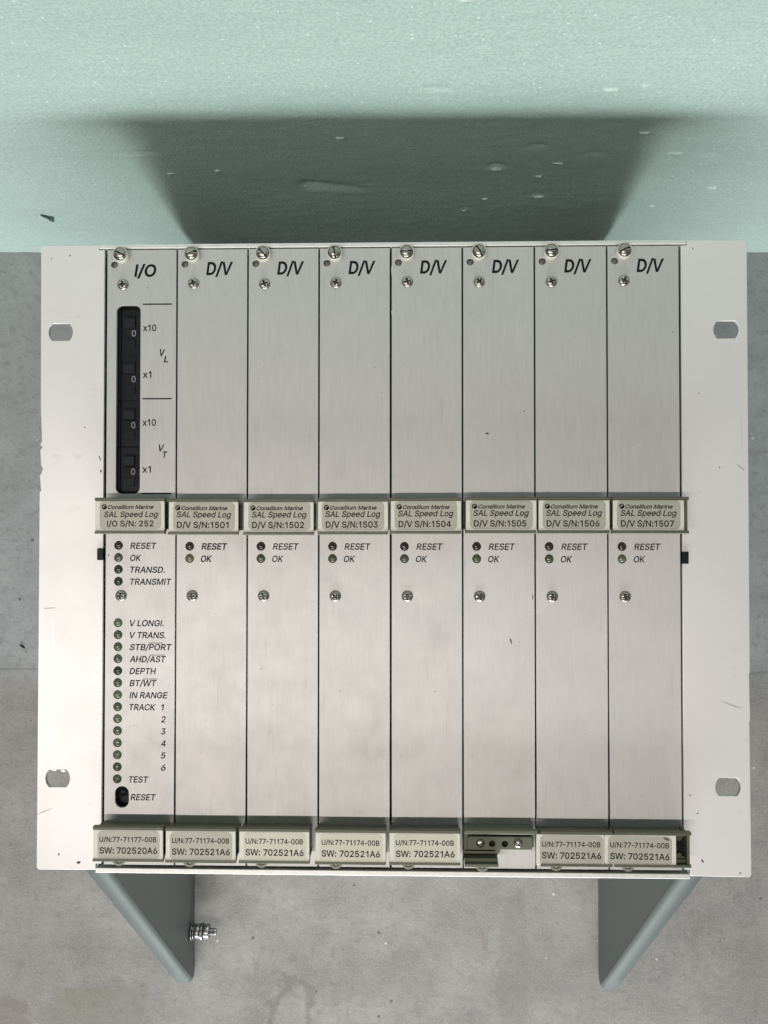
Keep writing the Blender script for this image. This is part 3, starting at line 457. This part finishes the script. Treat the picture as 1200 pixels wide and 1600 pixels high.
SL = [(-227.2, 153.6), (-227.2, -152.2)]
def slot(cx, cy):           # round hole with flat top and bottom
    r, h = 8.4, 6.0; a = math.asin(h / r); p = []
    for s0 in (-a, math.pi - a):
        for k in range(9): t_ = s0 + 2 * a * k / 8; p.append((cx + r * math.cos(t_), cy + r * math.sin(t_)))
    return p
def ear(sign):
    x0, x1, xn = 241.3, 196.9, 200.9
    nick = []
    if sign < 0:
        rr = random.Random(3)
        for y, d in ((103, 0.5), (79, 1.5), (76, 0.3), (74.5, 2.0), (72.5, 0.3), (62, 1.0), (60, 2.2), (57, 1.4), (55, 0.2), (48, 0.8), (46.5, 0.7), (45, 1.4), (43.5, 0.1)): nick.append((y, d))
    lp = [(x0 - 1.2, 214.0), (xn, 214.0), (xn, 210.6), (x1, 210.6), (x1, -209.6), (xn, -209.6), (xn, -213.8), (x0 - 1.5, -214.2), (x0, -212.7)]
    for y, d in sorted(nick): lp.append((x0 - d, y)); 
    if sign > 0: lp += [(x0 - 0.5, -112), (x0, -108), (x0 - 0.6, -80), (x0, -77)]
    lp.append((x0, 212.8))
    holes = [slot(227.0, 153.5), slot(227.0, -152.0)]
    if sign < 0: holes = [slot(227.2, 153.9), slot(227.2, -152.0)]
    else: holes = [slot(227.0, 153.1), slot(226.3, -154.4)]
    m = MB(); fx = lambda L: [(sign * a, b) for a, b in L]
    m.add(plate([fx(lp)] + [fx(h) for h in holes], 3.0, 0.3), 'ear')
    def flake(x, y, a, b, mat, seed, rot=0):
        me = plate([blob(9, a, b, seed, 0.35)], 0.06, 0.01); m.add(me, mat, Matrix.Translation((x, y, 0.07)) @ Matrix.Rotation(rot, 4, 'Z'))
    if sign < 0:
        flake(-231.0, -60, 0.28, 16, 'scratch', 1, 0.01); flake(-234, -36, 4.5, 0.14, 'chip', 2, 0.05); flake(-226, -203.5, 0.6, 0.7, 'chip', 3)
        flake(-210, 88, 0.5, 0.4, 'chip', 4); flake(-199.5, 67, 0.35, 2.0, 'chip', 5, 0.4); flake(-198.6, 58, 0.5, 1.2, 'chip', 6); flake(-237, -175, 6, 0.2, 'chip', 7, 0.4)
        flake(-234, 205, 0.5, 0.5, 'chip', 8); flake(-221, 207, 0.5, 0.6, 'chip', 9); flake(-212.4, -209, 1.6, 0.7, 'chip', 10)
        flake(-229.5, -146.4, 2.2, 0.5, 'scratch', 21, -0.1); flake(-223.5, -146.9, 1.6, 0.6, 'scratch', 22, -0.3)
    else:
        flake(209, -203.8, 0.55, 1.2, 'chip', 11, 0.5); flake(205, 208.5, 0.4, 0.7, 'chip', 12); flake(201, -160, 0.5, 0.5, 'chip', 13)
        flake(208.5, 110, 0.4, 0.4, 'chip', 14); flake(234, -211.5, 0.9, 0.3, 'chip', 15, 0.5); flake(230, -100, 7, 0.13, 'chip', 17, -0.35)
        flake(222, 60, 0.4, 0.4, 'chip', 18); flake(206, -172, 0.6, 0.5, 'chip', 19); flake(236, 60, 3, 0.15, 'chip', 20, -0.7)
    return m.build('mounting_ear', rack, (0, 0, H))
for sg in (-1, 1):
    o = ear(sg)
    o['label'] = 'left mounting ear with chipped outer edge' if sg < 0 else 'right mounting ear with two slots'

m = MB(); m.box(-200.6, 200.6, 211.4, 214.2, -12, 0.6, 'rail', 0.35); m.build('top_rail', rack, (0, 0, H))
m = MB(); m.box(-200.6, 200.6, -215.6, -212.3, -12, 0.6, 'rail', 0.35); m.build('bottom_rail', rack, (0, 0, H))
for x, y in ((-198.4, 1.0), (198.5, -1.0)):
    m = MB(); m.box(x - 2.1, x + 2.1, y - 4.0, y + 4.0, -3, 1.6, 'black', 0.4); m.build('side_clip', rack, (0, 0, H))

# cage behind the fronts: sheet sides, a back and a black gap-shade sheet
m = MB()
m.box(-210, 210, 205, 207, 14, 306, 'rail'); m.box(-210, 210, -207, -205, 14, 306, 'rail')
m.box(-210, 210, -205, 205, 12, 14, 'rail'); m.box(-204, 204, -213.5, 213.5, 306.2, 307.5, 'dark')  # last box: black sheet standing in for shade between the fronts
m.build('card_cage', rack)

# grey-green side brackets: a plate on edge with a sloping front and an outward lip
def bracket(sign):
    X, R, FL = 213.0, 5.0, 15.5
    A, B = Vector((-200, 306)), Vector((-459, 11))                # the sloping edge in (y, z)
    s_ = (B - A).normalized(); n = Vector((s_.y, -s_.x)); n = n if n.x < 0 else -n
    m = MB(); bm = m.bm; i = m.mi('paint')
    K = 10
    def prof(ri, x_in, n_out):
        return [(x_in + ri - ri * math.cos(q), n_out - ri + ri * math.sin(q)) for q in (math.radians(v_) for v_ in range(0, 91, 15))] + [(FL, n_out)]
    outer, inner = prof(R, 0.0, 0.0), prof(R - 2.0, 2.0, -2.0)
    sec = outer + inner[::-1]; ns = len(sec); vs, fs = [], []
    for k in range(K + 1):
        base = A.lerp(B, k / K)
        for px_, pn in sec:
            q = base + n * pn + (s_ * (-3.5 * (px_ / FL) ** 3) if k == K else Vector((0, 0)))
            vs.append((sign * (X + px_), q.x, q.y))
    for k in range(K):
        for j in range(ns):
            fs.append((k * ns + j, k * ns + (j + 1) % ns, (k + 1) * ns + (j + 1) % ns, (k + 1) * ns + j))
    fs += [tuple(range(ns)), tuple(range(K * ns, K * ns + ns))]
    m.faces(vs, fs, 'paint', True)
    a0, b0 = A + n * -R, B + n * -R
    poly = [tuple(a0), tuple(b0), (-455, 4.0), (-450, 1.0), (-444, 0), (296, 0), (299, 3), (299, 70), (212, 306)]
    np_ = len(poly); pv = [(sign * X, y, z) for y, z in poly] + [(sign * (X + 2.0), y, z) for y, z in poly]
    m.faces(pv, [tuple(range(np_)), tuple(range(np_, 2 * np_))] + [(j, (j + 1) % np_, np_ + (j + 1) % np_, np_ + j) for j in range(1, np_)], 'paint')
    return m.build('side_bracket', rack)
for sg in (-1, 1): bracket(sg)

# earth bolt through the left bracket
def bolt():
    r = math.radians(90)
    def turned(mm, name, parent, loc):
        o = mm.build(name, parent, loc); o.data.transform(Matrix.Rotation(r, 4, 'Y')); return o
    m = MB(); pr = []
    for k in range(17):
        pr += [(3.95, k * 1.5), (3.5, k * 1.5 + 0.75)]
    m.lathe(pr + [(3.2, 25.8), (0, 25.8)], 0, 0, 'chrome', 20, False)
    stud = turned(m, 'earth_bolt', rack, (-211.5, -401, 19))
    def nut(z0, h, af=6.5):
        m = MB(); R_ = af / math.cos(math.pi / 6)
        hx = [(R_ * math.cos(math.pi / 6 + math.pi / 3 * k + 0.45), R_ * math.sin(math.pi / 6 + math.pi / 3 * k + 0.45)) for k in range(6)]
        m.add(plate([hx, circ(0, 0, 3.9, 20)], h, 0.5), 'chrome', up(z0 + h)); turned(m, 'nut', stud, (0, 0, 0))
    def washer(z0, ro, h, teeth=False):
        m = MB(); n = 24
        out = [((ro if (k % 2 or not teeth) else ro - 1.1) * math.cos(2 * math.pi * k / n), (ro if (k % 2 or not teeth) else ro - 1.1) * math.sin(2 * math.pi * k / n)) for k in range(n)]
        m.add(plate([out, circ(0, 0, 4.1, 20)], h, 0.15), 'chrome', up(z0 + h)); turned(m, 'washer', stud, (0, 0, 0))
    washer(0.3, 9.0, 1.0); washer(1.9, 8.2, 1.2, True); nut(3.6, 5.0); washer(9.4, 8.2, 1.0, True); washer(10.8, 8.6, 1.3); nut(12.6, 6.2)
bolt()

# ------------------------------------------------------------------ screws, lamps, handles: one mesh each, then copied
def pan_head(r, h, cross, mats=('steel', 'recess')):
    m = MB(); seg, rings = 56, 16; vs, fs, ms = [], [], []
    def zz(x, y):
        q = math.hypot(x, y) / r; z = h * (1 - q ** 2.6) ** 0.5 if q < 1 else 0.0
        if cross:
            w, L_ = 0.16 * r, 0.52 * r
            ins = (abs(x) < w and abs(y) < L_) or (abs(y) < w and abs(x) < L_)
        else: ins = abs(y) < 0.095 * r
        return (max(z - (h * 0.75 if cross else h * 0.55), 0.05), 1) if ins else (z, 0)
    rad = [r * (1 - k / rings) for k in range(rings)]
    for q in rad:
        for k in range(seg):
            a = 2 * math.pi * k / seg; x, y = q * math.cos(a), q * math.sin(a); z, g = zz(x, y); vs.append((x, y, z)); ms.append(g)
    z, g = zz(0, 0); vs.append((0, 0, z)); ms.append(g); c = len(vs) - 1
    A_, B_ = [], []
    for i in range(rings - 1):
        for k in range(seg):
            f = (i * seg + k, i * seg + (k + 1) % seg, (i + 1) * seg + (k + 1) % seg, (i + 1) * seg + k)
            (B_ if sum(ms[j] for j in f) >= 2 else A_).append(f)
    for k in range(seg):
        f = ((rings - 1) * seg + k, (rings - 1) * seg + (k + 1) % seg, c); B_.append(f)
    idx0 = m.mi(mats[0]); idx1 = m.mi(mats[1]); bv = [m.bm.verts.new(p) for p in vs]
    for L_, ix in ((A_, idx0), (B_, idx1)):
        for f in L_:
            fc = m.bm.faces.new([bv[j] for j in f]); fc.material_index = ix; fc.smooth = (ix == 0)
    return m
def first_mesh(m, name):
    o = m.build(name); me = o.data; bpy.data.objects.remove(o); return me
ME = {}
ME['cross'] = first_mesh(pan_head(4.0, 2.2, True), 'panel_screw')
def slotted():
    m = pan_head(4.25, 2.6, False)
    bmesh.ops.translate(m.bm, vec=(0, 0, 4.4), verts=m.bm.verts)
    m.lathe([(4.25, 4.4), (4.25, 0.1)], 0, 0, 'steel'); return m
ME['slotted'] = first_mesh(slotted(), 'captive_screw')
m = MB(); m.lathe([(4.9, 0.0), (5.2, 0.8), (5.2, 5.0), (4.95, 5.5), (4.6, 5.5), (4.4, 5.0), (4.4, 0.4)], 0, 0, 'collar', 32); ME['collar'] = first_mesh(m, 'screw_collar')
for k_ in ('led_green', 'led_pale', 'led_grey', 'led_dark', 'led_red'):
    m = MB(); pr = [(2.75, -1.6), (2.72, -0.5)] + [(2.35 * math.cos(a), -0.4 + 1.25 * math.sin(a)) for a in (math.radians(q) for q in (4, 18, 34, 50, 66, 80))] + [(0, 0.85)]
    m.lathe(pr, 0, 0, k_, 24); ME[k_] = first_mesh(m, 'indicator_light')

HW = 24.2                                    # handle height across the module
def handle(length, lug, broken=False, endcap=False):
    """channel-shaped plastic handle, origin at its left end, middle of its height, on the panel"""
    m = MB(); h2 = HW / 2; top = 18.0
    wall_t = [(h2 - 4.4, 6.0), (h2 - 4.2, top - 4.5), (h2 - 2.1, top - 3.4), (h2 - 2.1, top), (h2 - 0.5, top), (h2, top - 0.5), (h2, top - 3.6), (h2 - 0.4, top - 4.2), (h2 - 2.9, top - 6.0), (h2 - 3.2, 0.0), (h2 - 5, 0.0), (h2 - 5, 6.0)]
    wall_b = [(-y, z) for y, z in wall_t][::-1]
    if not broken:
        m.prism_u(wall_t, 0, length, 'olive'); m.prism_u(wall_b, 0, length, 'olive')
        m.box(0.3, length - 0.3, -h2 + 4.6, h2 - 4.6, 0.2, 8.0, 'olive')
    else:
        m.prism_u(wall_t, 0, length, 'olive_inside'); m.prism_u(wall_b, 0, 22.0, 'olive_inside')
        m.box(0.2, length - 0.2, -2.6, h2 - 2.2, 0.2, 8.0, 'olive_inside', 0.2)
        # what is left of the lower ledge, with a ragged break
        lp = [(0.3, -2.7), (0.3, -h2 + 2.2), (21.8, -h2 + 2.2), (22.2, -h2 + 3.4), (23.0, -7.4), (24.2, -6.0), (24.6, -4.4), (25.8, -3.4), (26.4, -2.7)]
        m.add(plate([lp], 7.0, 0.2), 'olive_inside', up(7.2))
        m.box(1.2, 20.5, -5.6, -4.9, 7.0, 9.0, 'olive_inside', 0.1)
        # raised block with the two screws and the two holes
        blk = rrect(2.6, length - 1.6, -3.0, 5.4, 1.2)
        m.add(plate([blk, circ(18.6, 0.8, 2.1), circ(27.0, 0.8, 2.1)], 3.0, 0.2), 'olive_inside', up(11.2))
        m.box(16.0, 30.0, -2.2, 3.6, 8.05, 8.25, 'dark')
        
        m.box(1.0, length - 0.6, h2 - 3.6, h2 - 2.2, 8.0, 12.5, 'olive_inside', 0.2)
    if endcap:
        m.box(length - 2.4, length - 0.6, -h2 + 2.0, h2 - 2.0, 1.0, 17.0, 'olive', 0.3)
        m.box(length - 9.5, length - 2.5, -h2 + 4.2, h2 - 4.2, 8.05, 8.6, 'dark')
        for s0 in (-1, 1):
            m.box(length - 9.5, length - 2.5, s0 * 8.0 - 1.6, s0 * 8.0 + 1.6, 8.05, 12.0, 'olive', 0.3)
            m.lathe([(1.9, 8.1), (1.9, 12.2), (0, 12.3)], length - 6.0, s0 * 6.0, 'olive', 16, False)
    if lug:
        p = [(5.2 * math.cos(a), 6.2 * math.sin(a)) for a in (math.radians(180 + 180 * k / 12) for k in range(13))]
        q = [(3.7 * math.cos(a), 4.7 * math.sin(a)) for a in (math.radians(180 + 180 * k / 12) for k in range(13))]
        m.add(plate([p + [(5.2, 6), (-5.2, 6)]], 3.0, 0.3), 'olive', Matrix.Translation((12.6, -h2 - 2.4, 3.2)))
        m.add(plate([p, q[::1]], 1.2, 0.15), 'lug', Matrix.Translation((12.6, -h2 - 2.4, 4.2)))
        m.lathe([(2.0, 3.1), (1.9, 4.0), (0.9, 4.4), (0, 4.4)], 12.6, -h2 - 4.8, 'recess', 14)
    return first_mesh(m, 'handle')
L0, L8 = 46.6, 49.6
ME['handle'] = handle(L0, False); ME['handle_lug'] = handle(L0, True); ME['handle_end'] = handle(L8, False, endcap=True)
ME['handle_lug_end'] = handle(L8, True, endcap=True); ME['handle_broken'] = handle(L0, True, broken=True)
m = MB(); m.add(plate([rrect(0, 46.3, -9.95, 9.95, 0.5, 2)], 1.6, 0.35), 'cover'); ME['cover'] = first_mesh(m, 'handle_cover')

def logo(m, cx, cy, r):
    me = plate([circ(cx, cy, r, 22)], 0.04, 0.005); m.add(me, 'grey_ink', up(0.10))
    for dx, dy, a, b, rot in ((-0.3, 0.7, 0.9, 0.18, 0.5), (-0.2, 0.15, 1.1, 0.16, 0.45), (-0.5, -0.45, 0.75, 0.16, 0.5), (0.7, 0.75, 0.5, 0.14, 0.2)):
        me = plate([blob(10, a * r / 1.75, b * r / 1.75, 5, 0.1)], 0.03, 0.004)
        m.add(me, 'sticker', Matrix.Translation((cx + dx * r / 1.75, cy + dy * r / 1.75, 0.16)) @ Matrix.Rotation(rot, 4, 'Z'))
SW_, SH_ = 41.2, 18.9
def sticker(lines, with_logo, seed, torn=False, mat='sticker'):
    rr = random.Random(seed)
    m = MB(); m.add(plate([rrect(0, SW_, -SH_ / 2, SH_ / 2, 3.4)], 0.12, 0.03), mat, up(0.1))
    top = SH_ / 2
    if with_logo:
        logo(m, 3.1, top - 3.75, 1.75)
        m.add(text('Consilium Marine', 5.4, top - 5.2, 30.8, 2.45, 0.28, 24), 'grey_ink', up(0.13))
    for s, l, b, w, c, sh, bo in lines: m.add(text(s, l, top - b, w, c, sh, bo), 'grey_ink', up(0.13))
    if torn: m.add(plate([blob(8, 2.2, 0.8, 9, 0.4)], 0.05, 0.01), 'olive', Matrix.Translation((SW_ - 3.5, top - 1.2, 0.16)) @ Matrix.Rotation(-0.5, 4, 'Z'))
    return m

# ------------------------------------------------------------------ the eight modules
P, X0 = 48.95, -195.6
YB, YT = -210.2, 210.5
rows = [('RESET', 18.3, 7.1, 'led_red'), ('OK', 7.8, -1.2, 'led_grey'), ('TRANSD.', 24.0, -9.3, 'led_dark'), ('TRANSMIT', 28.6, -17.5, 'led_dark')]
low = [('V LONGI.', 23.4, 'led_pale'), ('V TRANS.', 24.8, 'led_green'), ('STB/PORT', 29.0, 'led_green'), ('AHD/AST', 25.0, 'led_grey'), ('DEPTH', 18.3, 'led_dark'),
       ('BT/WT', 18.7, 'led_green'), ('IN RANGE', 26.4, 'led_pale'), ('TRACK', 18.2, 'led_green'), ('', 0, 'led_pale'), ('', 0, 'led_green'), ('', 0, 'led_pale'),
       ('', 0, 'led_pale'), ('', 0, 'led_green'), ('TEST', 13.4, 'led_grey')]
for k, (s, w, l) in enumerate(low): rows.append((s, w, -45.8 - 8.177 * k, l))

GROUPS = ('plug-in modules of the rack',)
cov_shift = [0, 0.3, 0.1, 0.0, 0.0, 0.2, 0.1, 0.2]
hx = [-0.4, -0.5, 0.8, 1.1, 0.2, 0.5, -0.7, -1.3]
hxb = [-0.4, -1.2, -1.5, -0.3, -0.6, -0.2, 0.2, -1.1]
mid_y = [27.1, 26.5, 26.3, 26.6, 27.0, 27.4, 27.4, 27.4]
bot_y = [-190.1, -190.4, -190.3, -190.6, -190.4, -190.2, -190.4, -190.4]
ok_mat = ['', 'led_pale', 'led_green', 'led_green', 'led_grey', 'led_green', 'led_green', 'led_pale']
slot_rot = [-0.45, 0.35, -0.75, -1.35, 0.0, -1.0, 0.05, 0.42]
for i in range(8):
    x0 = X0 + P * i
    io = (i == 0)
    w0, w1 = 0.55, P - 0.5
    if i == 4: w0 = 0.8
    loops = [[(w0, YB), (w1, YB), (w1, YT), (w0, YT)], circ(5.4, 200.5, 2.4, 20)]
    lamps = [(9.4, y, l) for _, _, y, l in rows] if io else [(9.5, 6.6, 'led_red'), (9.5, -1.8, ok_mat[i])]
    for lx, ly, _ in lamps: loops.append(circ(lx, ly, 2.95, 22))
    if io:
        loops.append(rrect(7.2, 23.8, 42.4, 172.2, 4.2)); loops.append(rrect(8.0, 17.4, -171.6, -157.2, 4.6))
    m = MB(); m.add(plate(loops, 2.5, 0.22), 'panel')
    ink = lambda me: m.add(me, 'ink', up(0.05))
    def bar(a, b, y, t=0.55): m.faces([(a, y - t / 2, 0.05), (b, y - t / 2, 0.05), (b, y + t / 2, 0.05), (a, y + t / 2, 0.05)], [(0, 1, 2, 3)], 'ink')
    if io:
        ink(text('I/O', 19.2, 192.2, 15.4, 7.9, 0.15, 23))
        for y in (172.9, 107.7, 42.6): bar(25.3, 45.6, y, 0.9)
        for s, y, w in (('x10', 154.4, 9.3), ('x1', 122.2, 6.0), ('x10', 89.2, 9.3), ('x1', 57.0, 6.0)): ink(text(s, 25.5, y, w, 4.3, 0.0, 16))
        ink(text('V', 37.2, 137.2, 3.9, 4.4, 0.22, 24)); ink(text('L', 40.0, 132.8, 3.0, 4.1, 0.22, 24))
        ink(text('V', 36.8, 71.6, 3.9, 4.4, 0.22, 24)); ink(text('T', 39.6, 67.2, 3.2, 4.1, 0.22, 24))
        for s, w, y, _ in rows:
            if s: ink(text(s, 17.5, y - 2.3, w, 4.0, 0.18, 17))
        for k, y in enumerate([r[2] for r in rows][11:17]): ink(text(str(k + 1), 39.4, y - 2.3, 2.0 if k == 0 else 3.2, 4.0, 0.14, 17))
        ink(text('RESET', 18.6, -166.4, 17.5, 4.0, 0.18, 17))
        y = rows[6][2]; bar(30.9, 40.3, y + 2.55, 0.4); y = rows[7][2]; bar(31.4, 41.5, y + 2.55, 0.4); y = rows[9][2]; bar(26.9, 36.7, y + 2.55, 0.4)
    else:
        ink(text('D/V', 20.1, 193.0, 18.6, 8.4, 0.15, 23))
        ink(text('RESET', 17.6, 4.3, 17.8, 4.1, 0.18, 16 if i > 1 else 24)); ink(text('OK', 17.2, -4.1, 7.9, 4.1, 0.18, 16 if i > 1 else 24))
    # dents and specks that stay with this front
    def speck(x, y, a, b, rot, seed, mat='chip'): m.add(plate([blob(8, a, b, seed, 0.4)], 0.05, 0.008), mat, Matrix.Translation((x, y, 0.06)) @ Matrix.Rotation(rot, 4, 'Z'))
    if i == 5: speck(16.6, 83.3, 1.2, 0.5, -0.1, 2); speck(32.3, -56.8, 0.6, 1.2, 0.2, 3); speck(32.8, -58.6, 0.35, 0.7, 0.0, 4)
    if i == 0: speck(2.6, 0.4, 0.5, 0.5, 0, 5); speck(28.5, 184.3, 0.4, 0.4, 0, 6)
    if i == 5: speck(47.2, -28, 0.3, 2.5, 0, 7)
    if i in (3, 2, 4): speck(0.9, -183.5 + i, 0.35, 0.8, 0, 8 + i, 'scratch')
    if i == 4: speck(0.95, 166, 0.3, 2.2, 0, 30, 'scratch'); speck(0.95, 195, 0.3, 5, 0, 31, 'scratch')
    rr = random.Random(100 + i)
    for q in range(5): speck(rr.uniform(5, 44), rr.choice((rr.uniform(50, 185), rr.uniform(-170, -35))), rr.uniform(.15, .35), rr.uniform(.15, .45), rr.random() * 3, 60 + q)
    mod = m.build('plug_in_module', rack, (x0, 0, H - 0.1 - 0.12 * rr.random()))
    mod['label'] = ('narrow switch module with thumbwheels and a column of eighteen lamps' if io else
                    'plain module front with sticker numbered %d%s' % (1500 + i, ', lower handle broken open' if i == 5 else ''))
    def sub(name, me, x, y, z=0.0, rz=0.0): return link(name, me, mod, (x, y, z), rz)
    sub('panel_screw', ME['cross'], 11.5, 186.8 + rr.uniform(-.4, .4), 0, rr.random() * 1.5)
    sub('panel_screw', ME['cross'], 11.4, -27.3, 0, rr.choice((0.05, -0.1, 0.2, 0.7)))
    sub('captive_screw', ME['slotted'], 11.0 + rr.uniform(-.3, .3), 206.3, 0, slot_rot[i]); sub('screw_collar', ME['collar'], 11.0, 206.2)
    # blind plate behind the guide hole
    mm = MB(); mm.lathe([(2.4, -2.4), (2.3, -1.9), (0, -1.8)], 5.4, 200.5, 'pin', 18); mm.build('guide_pin', mod)
    for lx, ly, l in lamps: sub('indicator_light', ME[l], lx, ly, -0.15 if l in ('led_red', 'led_dark') else 0.0)
    # middle handle
    sub('handle', ME['handle_end' if i == 7 else 'handle'], hx[i], mid_y[i])
    c = sub('handle_cover', ME['cover'], hx[i] + 0.2 + cov_shift[i], mid_y[i], 17.6)
    if io: ln = [('SAL Speed Log', 2.9, 10.6, 36.3, 3.6, 0.2, 14), ('I/O S/N: 252', 5.0, 16.8, 31.2, 3.7, 0, 17)]
    else: ln = [('SAL Speed Log', 2.3, 10.0, 36.4, 3.7, 0.2, 14), ('D/V S/N:%d' % (1500 + i), 2.6, 17.0, 34.4, 3.9, 0, 17)]
    st = sticker(ln, True, i).build('sticker', mod, (hx[i] + (3.2 if i < 3 else 2.8) + cov_shift[i], mid_y[i] + 0.25, 17.6), rr.uniform(-.006, .006))
    # bottom handle
    if i == 5:
        sub('handle', ME['handle_broken'], hxb[i], bot_y[i])
        for sx_ in (10.9, 35.6): sub('handle_screw', ME['slotted'], hxb[i] + sx_, bot_y[i] + 1.2, 7.7, -0.5 if sx_ > 20 else 0.2).scale = (0.72, 0.72, 0.72)
    else:
        bx = {6: -2.8, 7: -7.6}.get(i, hxb[i])
        sub('handle', ME['handle_lug_end' if i == 7 else 'handle_lug'], hxb[i], bot_y[i] + 0.5).scale = (1, 0.955, 1)
        cv = sub('handle_cover', ME['cover'], bx + 0.2, bot_y[i], 17.7)
        if i == 6: cv.scale = (0.95, 1, 1)
        sw = 'SW: 702520A6' if io else 'SW: 702521A6'; un = 'U/N:77-71177-00B' if io else 'U/N:77-71174-00B'
        sticker([(un, 1.3, 7.2, 37.9, 3.2, 0, 16), (sw, 1.3, 14.8, 38.4, 3.9, 0, 17)], False, 20 + i, i == 7, 'sticker_pale' if i in (2, 3, 4) else 'sticker').build(
            'sticker', mod, (bx + (2.5 if i > 5 else 3.1), bot_y[i] - 0.2, 17.7), rr.uniform(-.012, .004))
    if io:
        # thumbwheel switches, set back behind their window
        for k, yc in enumerate((155.0, 123.2, 91.2, 59.0)):
            t = MB(); t.box(5.0, 26.0, yc - 15.95, yc + 15.95, -9, -5.5, 'black', 0.3)
            t.box(5.2, 8.8, yc - 15.8, yc + 15.8, -5.5, -4.2, 'black', 0.3)
            t.prism_u([(yc + 2.4, -5.6), (yc + 3.0, -3.9), (yc + 9.0, -3.6), (yc + 11.5, -5.6)], 11.2, 18.6, 'wheel')
            t.box(11.2, 20.6, yc - 4.4, yc + 2.2, -5.55, -5.2, 'dark'); t.box(19.3, 23.0, yc - 9.0, yc + 10.2, -5.5, -4.6, 'dark')
            t.box(11.2, 18.6, yc - 11.0, yc - 5.0, -5.55, -4.7, 'black', 0.2)
            t.add(text('0', 16.3, yc - 3.2, 2.8, 4.2, 0, 6), 'white', up(-4.5))
            t.build('thumbwheel_switch', mod)
        t = MB(); t.box(6.5, 19.0, -173, -156, -9, -7, 'black'); t.lathe([(3.0, -7), (2.9, -3.4), (2.2, -2.6), (0, -2.3)], 12.6, -162.0, 'black', 22)
        t.box(14.6, 18.6, -163.8, -160.6, -6.9, -3.4, 'wheel', 0.4); t.build('reset_button', mod)

# ------------------------------------------------------------------ a crumb of dirt on the floor
p = blob(9, 3.0, 1.6, 77, 0.35); n = len(p); m = MB()
m.faces([(a, b, 0) for a, b in p] + [(a * 0.6, b * 0.5, 1.8) for a, b in p], [tuple(range(n, 2 * n))] + [(i, (i + 1) % n, n + (i + 1) % n, n + i) for i in range(n)], 'chip')
o = m.build('dirt_crumb', None, (-410, -129.5, 0), -0.6)
o['label'] = 'tiny dark crumb of dirt lying on the concrete left of the rack'; o['category'] = 'crumb'
